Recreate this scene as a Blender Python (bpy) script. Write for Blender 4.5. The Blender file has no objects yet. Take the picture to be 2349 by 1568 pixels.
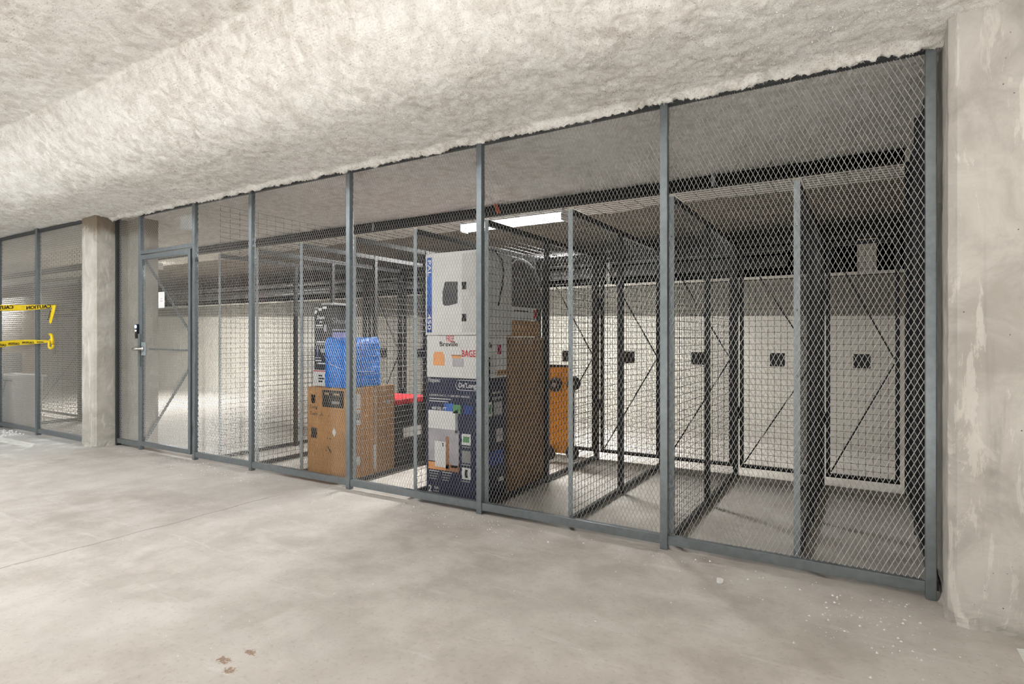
import bpy, bmesh, math, random
import numpy as np
from mathutils import Vector, Matrix

# ------------------------------------------------------------------ camera, world, lights, exposure
S = bpy.context.scene
C = S.collection
random.seed(7); RNG = np.random.default_rng(7)

cam_d = bpy.data.cameras.new('camera'); cam = bpy.data.objects.new('camera', cam_d); C.objects.link(cam)
cam.location = (0, 0, 1.2); cam.rotation_euler = (math.radians(90), 0, math.radians(31.35))
cam_d.sensor_fit = 'HORIZONTAL'; cam_d.sensor_width = 36; cam_d.lens = 1338 / 2349 * 36
cam_d.shift_y = -8 / 2349; cam_d.clip_start = 0.02; cam_d.clip_end = 200
S.camera = cam

W = bpy.data.worlds.new('garage_daylight'); S.world = W; W.use_nodes = True
W.node_tree.nodes['Background'].inputs[0].default_value = (0.955, 0.98, 1.0, 1)
W.node_tree.nodes['Background'].inputs[1].default_value = 1.0
S.cycles.max_bounces = 5; S.cycles.diffuse_bounces = 4; S.cycles.glossy_bounces = 2; S.cycles.transmission_bounces = 1
S.cycles.caustics_reflective = False; S.cycles.caustics_refractive = False; S.cycles.adaptive_threshold = .15; S.cycles.adaptive_min_samples = 16

# strip fixtures tight under the ceiling beside the beam, and added lamps behind the camera that bounce fill off the floor
def area_lamp(name, x, y, w, sx, sy, spread):
    d = bpy.data.lights.new(name, 'AREA'); d.shape = 'RECTANGLE'; d.size = sx; d.size_y = sy; d.energy = w
    d.color = (.94, .975, 1.0); d.spread = math.radians(spread)
    o = bpy.data.objects.new(name, d); C.objects.link(o); o.location = (x, y, 2.93)
for x, w in ((-8.6, 34), (-6.4, 44), (-4.4, 38), (-2.6, 20)): area_lamp('bay_strip_light', x, .85, w, 1.25, .12, 180)
for x, y, w in ((-9.5, -2.3, 260), (-5.0, -2.3, 230), (-.6, -2.3, 680), (3.6, -1.8, 420)): area_lamp('added_bounce_light', x, y, w, 1.25, .35, 96)

vs = S.view_settings
vs.view_transform = 'Standard'; vs.look = 'None'; vs.exposure = -0.05; vs.gamma = 1.0; vs.use_curve_mapping = False

# ------------------------------------------------------------------ noise
def _hash(ix, iy, iz, seed):
    n = (ix * 374761393 + iy * 668265263 + iz * 2147483647 + seed * 974634777) & 0xFFFFFFFF
    n = ((n ^ (n >> 13)) * 1274126177) & 0xFFFFFFFF
    n = ((n ^ (n >> 16)) * 2246822519) & 0xFFFFFFFF
    return ((n ^ (n >> 15)) & 0xFFFF) / 32767.5 - 1.0
def vnoise(x, y, z, seed=0):
    ix, iy, iz = (np.floor(a).astype(np.int64) for a in (x, y, z))
    fx, fy, fz = x - ix, y - iy, z - iz
    sx, sy, sz = (f * f * (3 - 2 * f) for f in (fx, fy, fz))
    r = 0
    for dx in (0, 1):
        for dy in (0, 1):
            for dz in (0, 1):
                w = (sx if dx else 1 - sx) * (sy if dy else 1 - sy) * (sz if dz else 1 - sz)
                r = r + w * _hash(ix + dx, iy + dy, iz + dz, seed)
    return r

# ------------------------------------------------------------------ mesh builder
class MB:
    def __init__(s): s.v = []; s.f = []
    def add(s, vs, fs):
        o = len(s.v); s.v += [tuple(p) for p in vs]; s.f += [tuple(i + o for i in f) for f in fs]; return s
    def box(s, x0, x1, y0, y1, z0, z1):
        return s.add([(x0,y0,z0),(x1,y0,z0),(x1,y1,z0),(x0,y1,z0),(x0,y0,z1),(x1,y0,z1),(x1,y1,z1),(x0,y1,z1)],
                     [(0,3,2,1),(4,5,6,7),(0,1,5,4),(1,2,6,5),(2,3,7,6),(3,0,4,7)])
    def rod(s, a, b, r, n=8, r2=None, caps=True):
        a, b = Vector(a), Vector(b); d = (b - a).normalized()
        u = d.orthogonal().normalized(); w = d.cross(u); r2 = r if r2 is None else r2
        vs = []
        for p, q in ((a, r), (b, r2)):
            for i in range(n):
                t = 2 * math.pi * (i + .5) / n; vs.append(p + (u * math.cos(t) + w * math.sin(t)) * q)
        fs = [(i, (i + 1) % n, n + (i + 1) % n, n + i) for i in range(n)]
        if caps: fs += [tuple(range(n - 1, -1, -1)), tuple(range(n, 2 * n))]
        return s.add(vs, fs)
    def bar(s, a, b, wvec, tvec):
        a, b, w, t = Vector(a), Vector(b), Vector(wvec) / 2, Vector(tvec) / 2
        vs = [a - w - t, a + w - t, a + w + t, a - w + t, b - w - t, b + w - t, b + w + t, b - w + t]
        return s.add(vs, [(0,3,2,1),(4,5,6,7),(0,1,5,4),(1,2,6,5),(2,3,7,6),(3,0,4,7)])
    def path(s, pts, r, n=7):
        pts = [Vector(p) for p in pts]; rings = []; u = None
        for i, p in enumerate(pts):
            d = (pts[min(i + 1, len(pts) - 1)] - pts[max(i - 1, 0)]).normalized()
            u = d.orthogonal().normalized() if u is None else (u - d * u.dot(d)).normalized()
            w = d.cross(u)
            rings.append([p + (u * math.cos(2 * math.pi * k / n) + w * math.sin(2 * math.pi * k / n)) * r for k in range(n)])
        vs = [q for g in rings for q in g]; fs = []
        for i in range(len(pts) - 1):
            for k in range(n): fs.append((i*n+k, i*n+(k+1)%n, (i+1)*n+(k+1)%n, (i+1)*n+k))
        fs += [tuple(range(n - 1, -1, -1)), tuple(range((len(pts)-1)*n, len(pts)*n))]
        return s.add(vs, fs)
    def lathe(s, prof, c, axis='z', n=24):
        c = Vector(c); vs = []
        for r, h in prof:
            for k in range(n):
                t = 2 * math.pi * k / n; a, b = r * math.cos(t), r * math.sin(t)
                vs.append(c + Vector({'z': (a, b, h), 'y': (a, h, b), 'x': (h, a, b)}[axis]))
        fs = []
        for i in range(len(prof) - 1):
            for k in range(n): fs.append((i*n+k, i*n+(k+1)%n, (i+1)*n+(k+1)%n, (i+1)*n+k))
        fs += [tuple(range(n - 1, -1, -1)), tuple(range((len(prof)-1)*n, len(prof)*n))]
        return s.add(vs, fs)
    def mesh(s, name):
        m = bpy.data.meshes.new(name); m.from_pydata(s.v, [], s.f); m.update(); return m
    def build(s, name, mat, parent=None, smooth=False, bevel=0, loc=None):
        m = s.mesh(name)
        b = bmesh.new(); b.from_mesh(m)
        bmesh.ops.recalc_face_normals(b, faces=b.faces)
        if bevel: bmesh.ops.bevel(b, geom=b.edges[:], offset=bevel, segments=2, profile=.6, affect='EDGES', clamp_overlap=True)
        b.to_mesh(m); b.free()
        if smooth: m.polygons.foreach_set('use_smooth', [True] * len(m.polygons))
        return obj(name, m, mat, parent, loc)

def obj(name, mesh, mat, parent=None, loc=None):
    o = bpy.data.objects.new(name, mesh)
    if mat is not None and not mesh.materials: mesh.materials.append(mat)
    C.objects.link(o)
    if parent is not None: o.parent = parent
    if loc is not None: o.location = loc
    return o
def empty(name, loc=(0, 0, 0)):
    o = bpy.data.objects.new(name, None); C.objects.link(o); o.location = loc; o.empty_display_size = .1; return o
def tag(o, label=None, cat=None, group=None, kind=None):
    for k, v in (('label', label), ('category', cat), ('group', group), ('kind', kind)):
        if v is not None: o[k] = v
    return o
def thing(name, label, cat, loc=(0, 0, 0), group=None): return tag(empty(name, loc), label, cat, group)
def copy_tree(o, parent=None):
    c = o.copy(); C.objects.link(c); c.parent = parent
    for ch in list(o.children): copy_tree(ch, c)
    return c

# ------------------------------------------------------------------ materials
class NT:
    def __init__(s, name):
        s.m = bpy.data.materials.new(name); s.m.use_nodes = True; s.t = s.m.node_tree; s.b = s.t.nodes['Principled BSDF']
        s.co = s.t.nodes.new('ShaderNodeTexCoord').outputs['Object']
    def world(s):
        s.co = s.t.nodes.new('ShaderNodeNewGeometry').outputs['Position']; return s
    def n(s, kind, ins=None, **kw):
        nd = s.t.nodes.new(kind)
        for k, v in kw.items(): setattr(nd, k, v)
        for k, v in (ins or {}).items():
            if hasattr(v, 'is_output') or isinstance(v, bpy.types.NodeSocket): s.t.links.new(v, nd.inputs[k])
            else: nd.inputs[k].default_value = v
        return nd
    def noise(s, scale, detail=4, rough=.55, dist=0, co=None):
        return s.n('ShaderNodeTexNoise', {'Vector': co or s.co, 'Scale': scale, 'Detail': detail, 'Roughness': rough, 'Distortion': dist}).outputs['Fac']
    def scaled(s, v): return s.n('ShaderNodeMapping', {'Vector': s.co, 'Scale': v}).outputs[0]
    def math(s, op, a, b=0.0, c=0.0, clamp=False):
        return s.n('ShaderNodeMath', {0: a, 1: b, 2: c}, operation=op, use_clamp=clamp).outputs[0]
    def ramp(s, f, lo, hi, a=0.0, b=1.0):
        return s.n('ShaderNodeMapRange', {'Value': f, 'From Min': lo, 'From Max': hi, 'To Min': a, 'To Max': b}, interpolation_type='SMOOTHSTEP').outputs[0]
    def mix(s, f, a, b, blend='MIX'):
        nd = s.t.nodes.new('ShaderNodeMix'); nd.data_type = 'RGBA'; nd.blend_type = blend
        for i, v in ((0, f), (6, a), (7, b)):
            if isinstance(v, bpy.types.NodeSocket): s.t.links.new(v, nd.inputs[i])
            else: nd.inputs[i].default_value = v if i == 0 else (*v, 1)
        return nd.outputs[2]
    def bump(s, h, strength, dist=.01):
        nd = s.n('ShaderNodeBump', {'Height': h, 'Strength': strength, 'Distance': dist}); s.t.links.new(nd.outputs[0], s.b.inputs['Normal'])
    def xyz(s):
        nd = s.n('ShaderNodeSeparateXYZ', {0: s.co}); return nd.outputs
    def out(s, col=None, rough=None, metal=None, spec=None, emit=None, es=0):
        for k, v in (('Base Color', col), ('Roughness', rough), ('Metallic', metal), ('Specular IOR Level', spec)):
            if v is None: continue
            if isinstance(v, bpy.types.NodeSocket): s.t.links.new(v, s.b.inputs[k])
            else: s.b.inputs[k].default_value = (*v, 1) if k == 'Base Color' else v
        if emit: s.b.inputs['Emission Color'].default_value = (*emit, 1); s.b.inputs['Emission Strength'].default_value = es
        return s.m
def lin(r, g, b):
    return tuple((c / 255 / 12.92) if c / 255 <= .04045 else ((c / 255 + .055) / 1.055) ** 2.4 for c in (r, g, b))
def plain(name, col, rough=.5, metal=0, spec=.4, var=.12, scale=9, emit=None, es=0):
    t = NT(name); f = t.noise(scale, 4)
    c = t.mix(t.ramp(f, .3, .7), tuple(x * (1 - var) for x in col), tuple(min(1, x * (1 + var)) for x in col))
    return t.out(c, rough, metal, spec, emit, es)

def mat_insulation():
    t = NT('sprayed_insulation').world()
    big, mid, fine = t.noise(1.6, 2), t.noise(11, 5, .72, .5), t.noise(95, 4, .8)
    c = t.mix(t.ramp(mid, .32, .66), (.62, .585, .535), (.885, .865, .825))
    c = t.mix(t.math('MULTIPLY', t.ramp(big, .42, .68), .35), c, (.92, .91, .88))
    c = t.mix(t.math('MULTIPLY', t.ramp(fine, .50, .32), .34), c, (.44, .395, .335))
    c = t.mix(t.math('MULTIPLY', t.ramp(t.noise(24, 2), .66, .78), .4), c, (.42, .36, .28))
    t.bump(fine, .6, .010)
    return t.out(c, .95, 0, .1)
def mat_floor():
    t = NT('garage_floor').world()
    X, Y, Z = t.xyz()
    big, mid, fine = t.noise(.55, 3, .6), t.noise(3.2, 6, .66, .15), t.noise(45, 3, .6)
    spn = t.math('MULTIPLY', t.math('SUBTRACT', t.noise(14, 3), .5), 1.6)
    c = t.mix(t.ramp(mid, .3, .72), (.385, .35, .315), (.555, .525, .488))
    c = t.mix(t.math('MULTIPLY', t.ramp(big, .38, .66), .5), c, (.54, .515, .485))
    c = t.mix(t.math('MULTIPLY', t.ramp(t.noise(1.3, 5, .66, .2), .52, .72), .4), c, (.43, .395, .36))
    # long wiped streaks of cement dust
    st = t.noise(1.0, 6, .72, .15, t.scaled((1.3, 9.0, 1)))
    c = t.mix(t.math('MULTIPLY', t.ramp(st, .56, .72), .38), c, (.70, .685, .66))
    st2 = t.noise(1.0, 5, .7, .2, t.scaled((6.5, 1.6, 1)))
    c = t.mix(t.math('MULTIPLY', t.ramp(st2, .58, .75), .30), c, (.40, .37, .335))
    # cooler bare concrete past the left-hand column, with washed lime patches
    cool = t.math('MULTIPLY', t.ramp(t.math('ADD', X, t.math('MULTIPLY', mid, 1.2)), -6.2, -7.3), t.ramp(Y, 3.35, 3.1))
    c = t.mix(t.math('MULTIPLY', cool, .75), c, (.48, .48, .47))
    c = t.mix(t.math('MULTIPLY', cool, t.ramp(mid, .52, .6)), c, (.60, .60, .59))
    # scuffed footmarks and mud
    def spot(x, y, rx, ry, ang, col, k, base):
        ca, sa = math.cos(ang), math.sin(ang)
        dx, dy = t.math('SUBTRACT', X, x), t.math('SUBTRACT', Y, y)
        u = t.math('DIVIDE', t.math('ADD', t.math('MULTIPLY', dx, ca), t.math('MULTIPLY', dy, sa)), rx)
        v = t.math('DIVIDE', t.math('SUBTRACT', t.math('MULTIPLY', dy, ca), t.math('MULTIPLY', dx, sa)), ry)
        d = t.math('ADD', t.math('MULTIPLY', u, u), t.math('MULTIPLY', v, v))
        d = t.math('ADD', d, spn)
        return t.mix(t.math('MULTIPLY', t.ramp(d, 1.0, .45), k), base, col)
    for a in ((-2.88, 2.29, .20, .09, .2), (-3.12, 1.50, .26, .10, .9), (-2.79, 1.50, .24, .09, .5), (-2.25, 1.62, .20, .08, 1.5), (-4.6, 2.4, .5, .16, .1)):
        c = spot(*a, (.35, .318, .282), .36, c)
    dirt = t.math('MULTIPLY', t.math('SUBTRACT', t.noise(75, 3, .7), .5), 5.0)
    def mud(x, y, rx, ry, base):
        u, v = t.math('DIVIDE', t.math('SUBTRACT', X, x), rx), t.math('DIVIDE', t.math('SUBTRACT', Y, y), ry)
        d = t.math('ADD', t.math('ADD', t.math('MULTIPLY', u, u), t.math('MULTIPLY', v, v)), dirt)
        return t.mix(t.math('MULTIPLY', t.ramp(d, .9, .3), .8), base, (.24, .135, .075))
    for a in ((-2.02, 1.385, .035, .018), (-2.05, 1.30, .04, .022), (-1.97, 1.27, .03, .02), (-1.76, 1.2, .05, .02)): c = mud(*a, c)
    # construction joint
    jx = t.math('ABSOLUTE', t.math('ADD', t.math('ADD', X, 3.86), t.math('MULTIPLY', t.math('SUBTRACT', mid, .5), .10)))
    jm = t.math('MULTIPLY', t.ramp(jx, .014, .003), t.ramp(Y, 3.1, 2.7))
    c = t.mix(t.math('MULTIPLY', jm, .55), c, (.22, .19, .16))
    # pale specks
    sp = t.n('ShaderNodeTexVoronoi', {'Vector': t.co, 'Scale': 26.0, 'Randomness': 1.0}).outputs['Distance']
    c = t.mix(t.math('MULTIPLY', t.ramp(sp, .085, .04), t.ramp(t.noise(1.7, 3), .5, .62)), c, (.74, .71, .66))
    c = t.mix(t.math('MULTIPLY', t.ramp(fine, .46, .3), .25), c, (.26, .22, .18))
    t.bump(fine, .10, .01)
    return t.out(c, .74, 0, .3)
def mat_concrete(name, lo, hi, streak=True, stain=False, bump=.35):
    t = NT(name).world(); X, Y, Z = t.xyz()
    m, f = t.noise(3.4, 6, .65, .7), t.noise(38, 3, .6)
    c = t.mix(t.ramp(m, .32, .68), lo, hi)
    if streak:
        s1 = t.noise(1.0, 6, .7, .8, t.scaled((9, 9, 2.2)))
        c = t.mix(t.math('MULTIPLY', t.ramp(s1, .55, .6), .5), c, tuple(min(1, x * 1.28) for x in hi))
        s2 = t.noise(1.0, 5, .6, .5, t.scaled((13, 13, .8)))
        c = t.mix(t.math('MULTIPLY', t.ramp(s2, .56, .74), .35), c, tuple(x * .62 for x in lo))
    pit = t.n('ShaderNodeTexVoronoi', {'Vector': t.co, 'Scale': 22.0}).outputs['Distance']
    c = t.mix(t.math('MULTIPLY', t.ramp(pit, .075, .045), t.ramp(t.noise(4, 2), .5, .6)), c, tuple(x * .3 for x in lo))
    if stain:
        k = t.ramp(t.math('ADD', Z, t.math('MULTIPLY', m, .5)), 2.54, 2.70)
        c = t.mix(t.math('MULTIPLY', k, .85), c, (.17, .125, .08))
    t.bump(f, bump * .6, .01)
    return t.out(c, .85, 0, .25)

M = {}
M['insul'] = mat_insulation()
M['floor'] = mat_floor()
M['column'] = mat_concrete('column_concrete', (.39, .365, .33), (.55, .525, .485))
M['column_l'] = mat_concrete('stained_column_concrete', (.44, .415, .37), (.60, .575, .52), stain=True)
M['wall'] = mat_concrete('wall_concrete', (.13, .125, .105), (.19, .18, .155), streak=False)
M['wpaint'] = plain('white_wall_paint', (.52, .50, .45), .6, var=.06, scale=3)
M['slab'] = plain('bare_slab', (.20, .175, .145), .9, var=.25, scale=4)
M['void'] = plain('unlit_void_black', (.006, .006, .007), .95, spec=.05)  # near-black colour stands in for the lack of light in the void
M['steel'] = plain('slate_powder_coat', (.20, .225, .24), .34, .55, .5, var=.08, scale=30)
M['steel_d'] = plain('dark_coat_and_shaded_strand', (.045, .049, .053), .45, .2, .5, var=.1)
M['strand'] = plain('expanded_steel', (.53, .53, .51), .36, .4, .5, var=.1, scale=60)
M['galv'] = plain('light_grey_bar', (.30, .345, .365), .45, .2, .5, var=.1, scale=40)
M['wire'] = plain('black_wire', (.022, .022, .024), .5, .1, .4)
M['frame'] = plain('black_angle_iron', (.020, .021, .023), .45, .2, .45)
M['chrome'] = plain('satin_chrome', (.55, .54, .52), .25, 1.0, var=.04)
M['paper'] = plain('white_paper', (.78, .78, .78), .8, var=.03)
M['print_grey'] = plain('grey_print', (.45, .45, .47), .8)
M['black'] = plain('black_plastic', (.014, .014, .016), .45)
M['ink'] = plain('black_ink', (.02, .018, .016), .7)
M['white'] = plain('white_print', (.80, .80, .79), .55, var=.03)
M['card'] = plain('kraft_cardboard', (.46, .245, .10), .85, spec=.15, var=.12, scale=5)
M['card2'] = plain('dark_cardboard', (.30, .17, .08), .85, spec=.15, var=.15, scale=5)
M['cardpale'] = plain('pale_cardboard', (.42, .29, .18), .85, spec=.15, var=.2, scale=6)
M['navy'] = plain('navy_print', (.016, .021, .055), .5)
M['blue'] = plain('blue_print', (.04, .14, .50), .5)
M['darkblue'] = plain('dark_blue_print', (.02, .06, .27), .5)
M['red'] = plain('red_print', (.55, .02, .03), .5)
M['magenta'] = plain('crimson_print', (.38, .01, .07), .5)
M['orange'] = plain('orange_print', (.80, .36, .13), .6)
M['brown'] = plain('brown_print', (.36, .17, .08), .6)
M['green'] = plain('green_print', (.12, .32, .13), .6)
M['lav'] = plain('lavender_grey_print', (.45, .43, .47), .6)
M['lilac'] = plain('lilac_print', (.30, .27, .48), .6)
M['grey'] = plain('mid_grey', (.30, .30, .30), .6)
M['slate'] = plain('slate_print', (.075, .075, .08), .6)
M['boxwhite'] = plain('white_carton', (.74, .74, .73), .5, var=.03)
M['boxgrey'] = plain('pale_grey_carton', (.60, .60, .59), .5, var=.03)
M['yellow'] = plain('amber_plastic', (.72, .30, .015), .45)
M['tape'] = plain('yellow_tape', (.86, .62, .01), .4, var=.08)
M['dome'] = plain('charcoal_fabric', (.13, .125, .125), .8, var=.25, scale=40)
M['rust'] = plain('red_oxide_clip', (.42, .09, .035), .6)
M['pipe_b'] = plain('black_pipe', (.006, .006, .007), .5)
M['pipe_g'] = plain('galvanised_pipe', (.40, .40, .40), .35, .6, var=.15)
M['pipe_w'] = plain('white_pipe', (.75, .75, .73), .5)
M['roadpaint'] = plain('worn_white_paint', (.70, .70, .68), .7, var=.15, scale=20)
M['bin'] = plain('pale_grey_bin', (.68, .68, .70), .55, var=.06)
M['lens'] = plain('lit_lens', (.9, .9, .9), .4, emit=(1, .98, .95), es=14.0)
M['led'] = plain('lit_blue_ring', (.2, .3, .9), .3, emit=(.20, .30, 1.0), es=6.0)
M['ledw'] = plain('lit_white_key', (.9, .9, .9), .3, emit=(.9, .93, 1.0), es=2.5)
def mat_bluewrap():
    t = NT('blue_plastic_sheet').world()
    f = t.noise(22, 5, .6, 1.5)
    t.bump(f, .9, .02)
    return t.out(t.mix(t.ramp(f, .35, .7), (.0, .13, .56), (.0, .25, .86)), .32, 0, .35)
M['wrap'] = mat_bluewrap()

# ------------------------------------------------------------------ the setting
def struct(o, label, cat):
    return tag(o, label, cat, kind='structure')

struct(MB().add([(-26, -9, 0), (9, -9, 0), (9, 12, 0), (-26, 12, 0)], [(0, 1, 2, 3)]).build('floor', M['floor']),
       'dusty beige concrete garage floor with scuffs and crumbs', 'floor')

# sprayed-insulation ceiling: one displaced sheet following ceiling, beam face and soffit
ZC, ZS = 3.02, 2.555
def ceiling_sheet():
    prof = []                                   # (y, z, ny, nz) along the section
    def seg(y0, z0, y1, z1, step):
        n = max(1, int(math.hypot(y1 - y0, z1 - z0) / step))
        for i in range(n): prof.append((y0 + (y1 - y0) * i / n, z0 + (z1 - z0) * i / n))
    seg(0.55, ZC, 2.02, ZC, .018)
    cur = [(2.02 + .62 * (k / 60) ** 1.25, ZS + (ZC - ZS) * (1 - k / 60) ** 1.9) for k in range(61)]   # steep at the ceiling, easing into the soffit
    for (ya, za), (yb, zb) in zip(cur, cur[1:]): seg(ya, za, yb, zb, .015)
    seg(2.64, ZS, 3.20, ZS, .016); seg(3.20, ZS, 3.38, ZS, .006)
    seg(3.38, ZS, 5.90, ZS, .026); seg(5.90, ZS, 6.02, ZS + .10, .02); prof.append((6.02, ZS + .10))
    P = np.array(prof)
    T = np.gradient(P, axis=0); T /= np.linalg.norm(T, axis=1)[:, None]
    N = np.stack([T[:, 1], -T[:, 0]], 1)        # pointing down / towards the camera side
    xs = [.62]
    while xs[-1] > -17.0: xs.append(xs[-1] - (.0095 if xs[-1] > -4.5 else .015 if xs[-1] > -9 else .03))
    xs = np.array(xs)
    Xg, Yg = np.meshgrid(xs, P[:, 0], indexing='ij'); Zg = np.broadcast_to(P[:, 1], Xg.shape)
    x, y, z = Xg.ravel(), Yg.ravel(), Zg.ravel()
    wx = x + .03 * vnoise(x * 9, y * 9, z * 9, 11); wy = y + .03 * vnoise(x * 9, y * 9, z * 9, 12)
    d = .018 * vnoise(wx * 1.7, wy * 1.7, z * 1.7, 1) + .008 * vnoise(wx * 5.3, wy * 5.3, z * 5.3, 2)
    d += .006 * vnoise(wx * 14, wy * 14, z * 14, 3)
    d += .0045 * vnoise(wx * 34, wy * 34, z * 34, 4)
    d += .0045 * vnoise(wx * 75, wy * 75, z * 75, 5) + .0042 * vnoise(wx * 170, wy * 170, z * 170, 6)
    near = np.exp(-((y - 3.258) / .03) ** 2)     # fibres trail over the head of the fence
    d += near * (.031 + .013 * vnoise(x * 9, y * 9, z * 0, 8) + .012 * vnoise(x * 70, y * 70, z * 0, 18))
    ny, nz = np.broadcast_to(N[:, 0], Xg.shape).ravel(), np.broadcast_to(N[:, 1], Xg.shape).ravel()
    jx = .006 * vnoise(x * 55, y * 55, z * 55, 9)
    co = np.stack([x + jx, y + ny * d, z + nz * d], 1).astype(np.float32)
    a, b = Xg.shape
    i = np.arange(a - 1)[:, None] * b + np.arange(b - 1)[None, :]
    q = np.stack([i, i + 1, i + b + 1, i + b], -1).reshape(-1, 4)
    m = bpy.data.meshes.new('ceiling'); m.vertices.add(len(co)); m.vertices.foreach_set('co', co.ravel())
    m.loops.add(q.size); m.loops.foreach_set('vertex_index', q.ravel().astype(np.int32))
    m.polygons.add(len(q)); m.polygons.foreach_set('loop_start', np.arange(0, q.size, 4, dtype=np.int32))
    m.polygons.foreach_set('use_smooth', np.ones(len(q), bool)); m.update(calc_edges=True); m.validate()
    # loose fibres standing off the surface
    wgt = np.where(x > -4.5, 1.0, np.where(x > -9, .55, .25)) * np.where(y > 3.6, .25, 1.0) * np.where(np.abs(y - 3.26) < .05, .8, 1.0)
    idx = RNG.choice(len(co), 170000, p=wgt / wgt.sum()); k = len(idx)
    nn = np.stack([np.zeros(k), ny[idx], nz[idx]], 1); dr = nn * RNG.uniform(.15, .8, (k, 1)) + RNG.normal(0, .55, (k, 3)); dr /= np.linalg.norm(dr, axis=1)[:, None]
    sd = np.cross(dr, RNG.normal(0, 1, (k, 3))); sd /= np.linalg.norm(sd, axis=1)[:, None]
    L = RNG.uniform(.005, .017, (k, 1)) * np.where(np.abs(y[idx] - 3.26) < .05, 1.15, 1.0)[:, None]; wd = RNG.uniform(.0012, .0032, (k, 1))
    b0 = co[idx] - dr * .003
    tv = np.stack([b0 - sd * wd, b0 + sd * wd, b0 + dr * L], 1).reshape(-1, 3).astype(np.float32)
    tm = bpy.data.meshes.new('loose_fibres'); tm.vertices.add(len(tv)); tm.vertices.foreach_set('co', tv.ravel())
    tm.loops.add(3 * k); tm.loops.foreach_set('vertex_index', np.arange(3 * k, dtype=np.int32))
    tm.polygons.add(k); tm.polygons.foreach_set('loop_start', np.arange(0, 3 * k, 3, dtype=np.int32)); tm.update(calc_edges=True)
    return m, tm
cm, tm = ceiling_sheet()
ceil = obj('ceiling', cm, M['insul'])
tag(obj('loose_fibres', tm, M['insul'], ceil), 'tufts of loose insulation fibre', kind='stuff')
struct(ceil, 'fluffy off-white sprayed insulation ceiling with dropped beam over the fence', 'ceiling')
# the rest of the ceiling, out towards the parking bays and above the lockers' rear aisle
rest = MB()
rest.add([(-26, -9, ZC + .01), (9, -9, ZC + .01), (9, .56, ZC + .01), (-26, .56, ZC + .01)], [(0, 1, 2, 3)])
rest.add([(.6, .56, ZC), (9, .56, ZC), (9, 2.1, ZC), (.6, 2.1, ZC)], [(0, 1, 2, 3)])
rest.add([(.6, 2.1, ZC), (9, 2.1, ZC), (9, 2.4, ZS), (.6, 2.4, ZS)], [(0, 1, 2, 3)])
rest.add([(.6, 2.4, ZS), (9, 2.4, ZS), (9, 6, ZS), (.6, 6, ZS)], [(0, 1, 2, 3)])
rest.add([(-26, .56, ZC), (-16.9, .56, ZC), (-16.9, 2.1, ZC), (-26, 2.1, ZC)], [(0, 1, 2, 3)])
rest.add([(-26, 2.1, ZC), (-16.9, 2.1, ZC), (-16.9, 2.4, ZS), (-26, 2.4, ZS)], [(0, 1, 2, 3)])
rest.add([(-26, 2.4, ZS), (-16.9, 2.4, ZS), (-16.9, 6, ZS), (-26, 6, ZS)], [(0, 1, 2, 3)])
rest.build('insulation_field', M['insul'], ceil)
struct(MB().box(-26, 9, 5.85, 10.4, 2.63, 2.75).build('ceiling_slab', M['slab']), 'bare brown concrete slab above the rear locker aisle', 'ceiling')

# rear wall: grey concrete dado wall, white-painted below, with a dark open plenum above it
wb = struct(MB().box(-26, 3, 7.75, 8.0, 0, 1.93).build('wall_back', M['wall']), 'low grey concrete wall behind the lockers, white paint on its lower half', 'wall')
pv = lambda x: 1.475 - .0185 * (x + 1.0)
MB().add([(-26, 7.746, 0), (3, 7.746, 0), (3, 7.746, pv(3)), (-26, 7.746, pv(-26)), (-26, 7.752, 0), (3, 7.752, 0), (3, 7.752, pv(3)), (-26, 7.752, pv(-26))],
         [(0, 1, 2, 3), (3, 2, 6, 7), (4, 7, 6, 5), (0, 3, 7, 4), (1, 5, 6, 2)]).build('paint_coat', M['wpaint'], wb)
tag(wb.children[0], 'white painted band')
MB().box(-26, 3, 7.70, 8.02, 1.93, 1.96).build('coping', M['wpaint'], wb)
struct(MB().box(-26, 9, 10.2, 10.35, 0, 2.7).build('wall_far', M['void']), 'far wall coloured black for the unlit void over the low rear wall', 'wall')
struct(MB().box(.98, 1.1, 3.6, 10.2, 0, 2.7).build('wall_right', M['wall']), 'grey concrete wall closing the locker room beside the big column', 'wall')
struct(MB().box(-25.9, -25.8, -9, 10.2, 0, 2.7).build('wall_left', M['wall']), 'distant grey concrete wall at the end of the garage', 'wall')
struct(MB().box(-.10, .09, 7.78, 7.98, 1.96, 2.34).build('wall_pier', M['column_l']), 'short concrete stub on top of the low rear wall', 'pier')

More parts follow.
